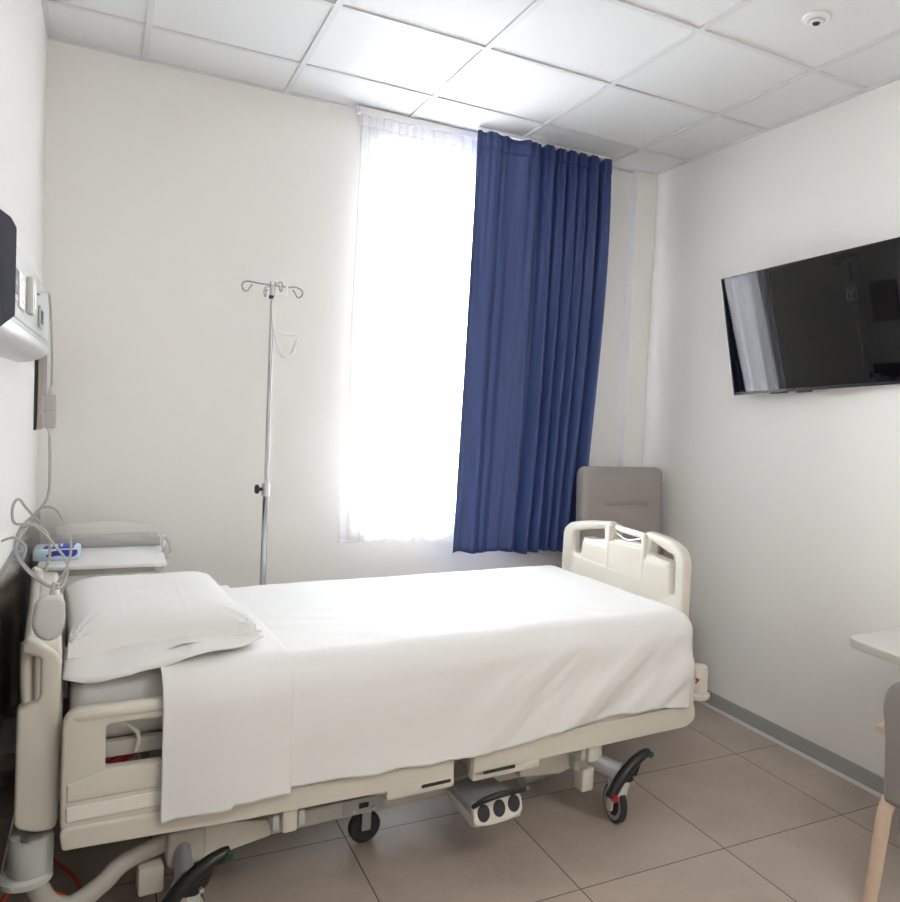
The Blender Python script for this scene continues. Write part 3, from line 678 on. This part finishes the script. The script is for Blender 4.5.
gp = thing('glove_box', 'pale blue packet with deep blue printed top on the white cabinet', 'box', (.105, -.42, .869))
obj('packet', box((-.085, -.07, 0), (.070, .075, .042), .010), M['packblue'], gp, True)
b = plate([(-.055, -.045), (-.045, .02), (-.01, .055), (.055, .055), (.045, .0), (.05, -.045)], .004, .001, (), T3((0, 0, .044)), .02); obj('printed_label', b, M['deepblue'], gp, True)
b = bmesh.new()
for k in range(3): 
    q = box((-.030+.016*k, -.02, .0460), (-.022+.016*k, .035, .0475)); join(b, q)
obj('pale_print', b, M['packblue'], gp)
b = plate([(-.045, .014), (-.030, .034), (.0, .041), (.062, .041), (.060, .022), (.045, .012), (.0, .020)], .002, .0005, (), UZ(-.0705), .01); obj('front_print', b, M['deepblue'], gp)

# ---------------------------------------------------------------- drip stand
iv = thing('drip_stand', 'chrome drip stand with wire hooks standing behind the bed', 'drip stand', (.860, -.40, 0))
obj('lower_tube', cyl((0, 0, .08), (0, 0, 1.14), .0125), M['chrome'], iv, True)
obj('upper_tube', cyl((0, 0, 1.14), (0, 0, 1.96), .009), M['chrome'], iv, True)
obj('clamp_collar', cyl((0, 0, 1.10), (0, 0, 1.155), .0165), M['satin'], iv, True)
kb = obj('clamp_knob', tube([(-.016, -.004, 1.13), (-.034, -.008, 1.13)], .008, 12), M['black'], iv, True)
g = lathe([(0, 0), (.016, 0), (.020, .004), (.020, .012), (.014, .017), (0, .017)], 20); xf(g, T3((-.030, -.007, 1.13)) @ Matrix.Rotation(-PI/2, 4, 'Y')); obj('knob_grip', g, M['black'], kb, True)
hd = obj('hook_head', cyl((0, 0, 1.955), (0, 0, 2.018), .013), M['chrome'], iv, True)
obj('head_joint', cyl((0, 0, 1.945), (0, 0, 1.958), .015), M['black'], iv, True)
def hook(a):
    R = Matrix.Rotation(a, 4, 'Z')
    pts = [(.010, 0, 2.002), (.06, 0, 2.003), (.10, 0, 2.006), (.122, 0, 1.998), (.128, 0, 1.982), (.118, 0, 1.966), (.104, 0, 1.966), (.093, 0, 1.985), (.085, 0, 1.994)]
    obj('hook', xf(tube(pts, .0036, 8, 5), R), M['chrome'], iv, True)
for a in (.12, PI+.12, PI/2+.12, -PI/2+.12): hook(a)
obj('bottle_hanger', tube([(.052, -.03, 2.0), (.045, -.03, 1.965), (.012, -.022, 1.955), (.0, -.020, 1.92), (.004, -.020, 1.84), (.012, -.020, 1.79)], .0055, 8, 6), M['white'], iv, True)
bm = tube([(.012, -.02, 1.80), (.060, -.02, 1.80), (.108, -.02, 1.80)], [.008, .008, .005], 8)
for dy in (-.022, .022):
    tube([(.012, -.02, 1.80), (.018, -.02+dy*.6, 1.76), (.036, -.02+dy, 1.715), (.060, -.02+dy, 1.700), (.084, -.02+dy, 1.718), (.098, -.02+dy*.6, 1.76), (.104, -.02+dy*.3, 1.78)], .0045, 8, 5, bm=bm)
tube([(.045, -.042, 1.706), (.045, .002, 1.706)], .003, 8, bm=bm)
obj('bottle_cradle', bm, M['white'], iv, True)
hub = obj('base_hub', cyl((0, 0, .055), (0, 0, .10), .03), M['black'], iv, True)
for k in range(5):
    a = 2*PI*k/5+.4; d = Vector((math.cos(a), math.sin(a), 0))
    l = obj('base_leg', tube([d*.02+Vector((0, 0, .075)), d*.12+Vector((0, 0, .070)), d*.24+Vector((0, 0, .062))], .011, 10), M['chrome'], iv, True)
    obj('castor', lathe([(0, -.009), (.022, -.009), (.026, -.004), (.026, .004), (.022, .009), (0, .009)], 18, T3(d*.24+Vector((0, 0, .026))) @ Matrix.Rotation(PI/2, 4, 'X')), M['rubber'], l, True)
    obj('castor_stem', cyl(d*.24+Vector((0, 0, .026)), d*.24+Vector((0, 0, .07)), .006, seg=10), M['black'], l, True)

# ---------------------------------------------------------------- recliner in the corner
rc = thing('recliner_chair', 'taupe upholstered recliner chair in the corner behind the footboard', 'armchair', (2.780, -.40, 0))
def cushion(lo, hi, bev, mt, name, par, M_=None, dent=None):
    b = box(lo, hi, bev, seg=5)
    bmesh.ops.subdivide_edges(b, edges=[e for e in b.edges if e.calc_length() > .12], cuts=10, use_grid_fill=True)
    if dent:
        for v in b.verts: v.co += dent(v.co)
    if M_ is not None: xf(b, M_)
    return obj(name, b, mt, par, True)
def bk(c):
    d = Vector((0, 0, 0))
    d.y -= .018*(1-(c.x/.27)**2)*(1 if c.y < 0 else 0)
    if c.y < 0: d.y += .014*math.exp(-((c.z-1.03)/.012)**2)*(1 if abs(c.x) < .12 else math.exp(-((abs(c.x)-.12)/.02)**2))
    return d
cb = box((-.268, -.06, .42), (.268, .06, 1.245), .045, seg=6)
bmesh.ops.subdivide_edges(cb, edges=[e for e in cb.edges if abs((e.verts[0].co-e.verts[1].co).z) > .3], cuts=90, use_grid_fill=True)
bmesh.ops.subdivide_edges(cb, edges=[e for e in cb.edges if abs((e.verts[0].co-e.verts[1].co).x) > .3], cuts=36, use_grid_fill=True)
for v in cb.verts: v.co += bk(v.co)
xf(cb, T3((0, -.02, 0)) @ Matrix.Rotation(-.07, 4, 'X') @ T3((0, .06, 0)))
obj('backrest', cb, M['taupe'], rc, True)
cushion((-.25, -.22, .34), (.25, .04, .47), .04, M['taupe'], 'seat', rc)
for s in (-1, 1):
    obj('back_frame', box((s*.285-.018, .0, .10), (s*.285+.018, .07, .80), .012), M['taupe'], rc, True)
obj('base', box((-.24, -.18, .08), (.24, .10, .34), .01), M['charcoal'], rc)
for x in (-.22, .22):
    for y in (-.14, .06): obj('leg', box((x-.02, y-.02, 0), (x+.02, y+.02, .08), .003), M['black'], rc)

# ---------------------------------------------------------------- television
tv = thing('television', 'black flat screen television tilted down on the right wall', 'television', (3.0, -1.425, 1.966))
ang = math.atan2(.104, .570)
R_ = T3((-.010, 0, .002)) @ Matrix.Rotation(.080, 4, 'Z') @ Matrix.Rotation(-.060, 4, 'X') @ Matrix.Rotation(-ang, 4, 'Y')
hw, hh = .52, .289
TR = lambda b: xf(b, R_)
obj('housing', TR(box((-.0, -hw, -hh), (.032, hw, hh), .006)), M['tvframe'], tv, True)
obj('rear_bulge', TR(box((.032, -.36, -.24), (.055, .36, .05), .01)), M['black'], tv, True)
bz = plate([(-hw, -hh), (-hw, hh), (hw, hh), (hw, -hh)], .006, .0015, ([(-hw+.007, -hh+.014), (-hw+.007, hh-.007), (hw-.007, hh-.007), (hw-.007, -hh+.014)],), YZ(-.002), .002)
obj('bezel', TR(bz), M['tvframe'], tv)
obj('screen', TR(box((-.0030, -hw+.006, -hh+.013), (-.0005, hw-.006, hh-.006))), M['screen'], tv)
obj('sensor_tab', TR(box((-.004, .06, -hh-.008), (.012, .14, -hh+.001), .002)), M['black'], tv)
obj('speaker_foot', TR(box((.004, .20, -hh-.006), (.02, .30, -hh+.001), .002)), M['black'], tv)
wm = obj('wall_mount', box((.076, -.10, -.14), (.10, .10, .10), .003), M['black'], tv)
obj('mount_arm', box((.025, -.04, -.06), (.08, .04, .0), .003), M['black'], wm)

# ---------------------------------------------------------------- table and chair at the right edge
tb = thing('side_table', 'pale grey table with rounded corners standing against right wall', 'table', (3.095, -2.30, 0))
b = plate([(-.435, -.36, .05), (-.425, .17, .05), (-.412, .325, .03), (-.375, .355, .03), (-.01, .36, .01), (-.01, -.36, .01)], .036, .002, (), T3((0, 0, .726)), .05); obj('tabletop', b, M['table'], tb, True)
b = plate([(-.437, -.362, .05), (-.427, .17, .05), (-.414, .326, .03), (-.375, .3565, .03), (-.009, .3615, .01), (-.009, -.362, .01)], .030, .003, (), T3((0, 0, .726)), .05); obj('edge_band', b, M['tableedge'], tb, True)
for x, y in ((-.12, .26), (-.12, -.28)): obj('leg', cyl((x, y, 0), (x, y, .716), .02), M['satin'], tb, True)
obj('apron', box((-.16, -.28, .69), (-.08, .26, .716), .003), M['satin'], tb)
cc = thing('visitor_chair', 'grey upholstered chair with bent beech legs beside the table', 'chair', (2.430, -2.36, 0))
# backrest: plane faces +x, far edge at y = +.04
prof = [(.035, .33, .02), (.040, .44, .05), (.046, .56, .06), (.060, .64, .05), (.045, .705, .05), (-.01, .745, .06), (-.10, .757, .06), (-.34, .757, .06), (-.43, .745, .06), (-.485, .705, .05), (-.50, .64, .05), (-.486, .56, .06), (-.48, .44, .05), (-.475, .33, .02)]
b = plate(prof, .055, .020, (), None, .04, lambda c: Vector((c.x, c.y, c.z-.25*(c.y-.5)*0-.45*(c.x+.22)**2)))
xf(b, T3((.075, 0, 0)) @ YZ(0)); obj('backrest', b, M['greyfab'], cc, True)
cushion((.06, -.47, .36), (.50, .03, .45), .035, M['greyfab'], 'seat', cc)
for y0 in (.028, -.468):
    obj('rear_leg', tube([(-.016, y0, 0), (.004, y0, .12), (.022, y0, .24), (.034, y0, .305), (.060, y0, .338), (.12, y0, .348), (.26, y0, .348)], .026, 12, 6, flat=((0, 1, 0), .62)), M['wood'], cc, True)
    obj('front_leg', tube([(.50, y0, 0), (.485, y0, .12), (.468, y0, .25), (.450, y0, .310), (.41, y0, .340), (.34, y0, .348), (.26, y0, .348)], .026, 12, 6, flat=((0, 1, 0), .62)), M['wood'], cc, True)
    ya = y0+(.038 if y0 > 0 else -.038)
    obj('armrest', tube([(.034, ya, .550), (.10, ya, .572), (.20, ya, .588), (.36, ya, .60), (.47, ya, .58), (.49, ya, .50), (.485, ya-.01, .36)], .019, 12, 6, flat=((0, 1, 0), .8)), M['wood'], cc, True)

# ---------------------------------------------------------------- orange cable behind the bed head
oc = bpy.data.objects
b = tube([(.03, -1.45, .02), (.04, -1.55, .16), (.075, -1.60, .235), (.13, -1.60, .215), (.185, -1.58, .17), (.22, -1.54, .10), (.24, -1.45, .012), (.20, -1.2, .008), (.10, -1.0, .008)], .006, 10, 8)
tag(obj('power_cable', b, M['orange'], smooth=True), 'orange power cable dangling beside the bed head bumper', 'cable')
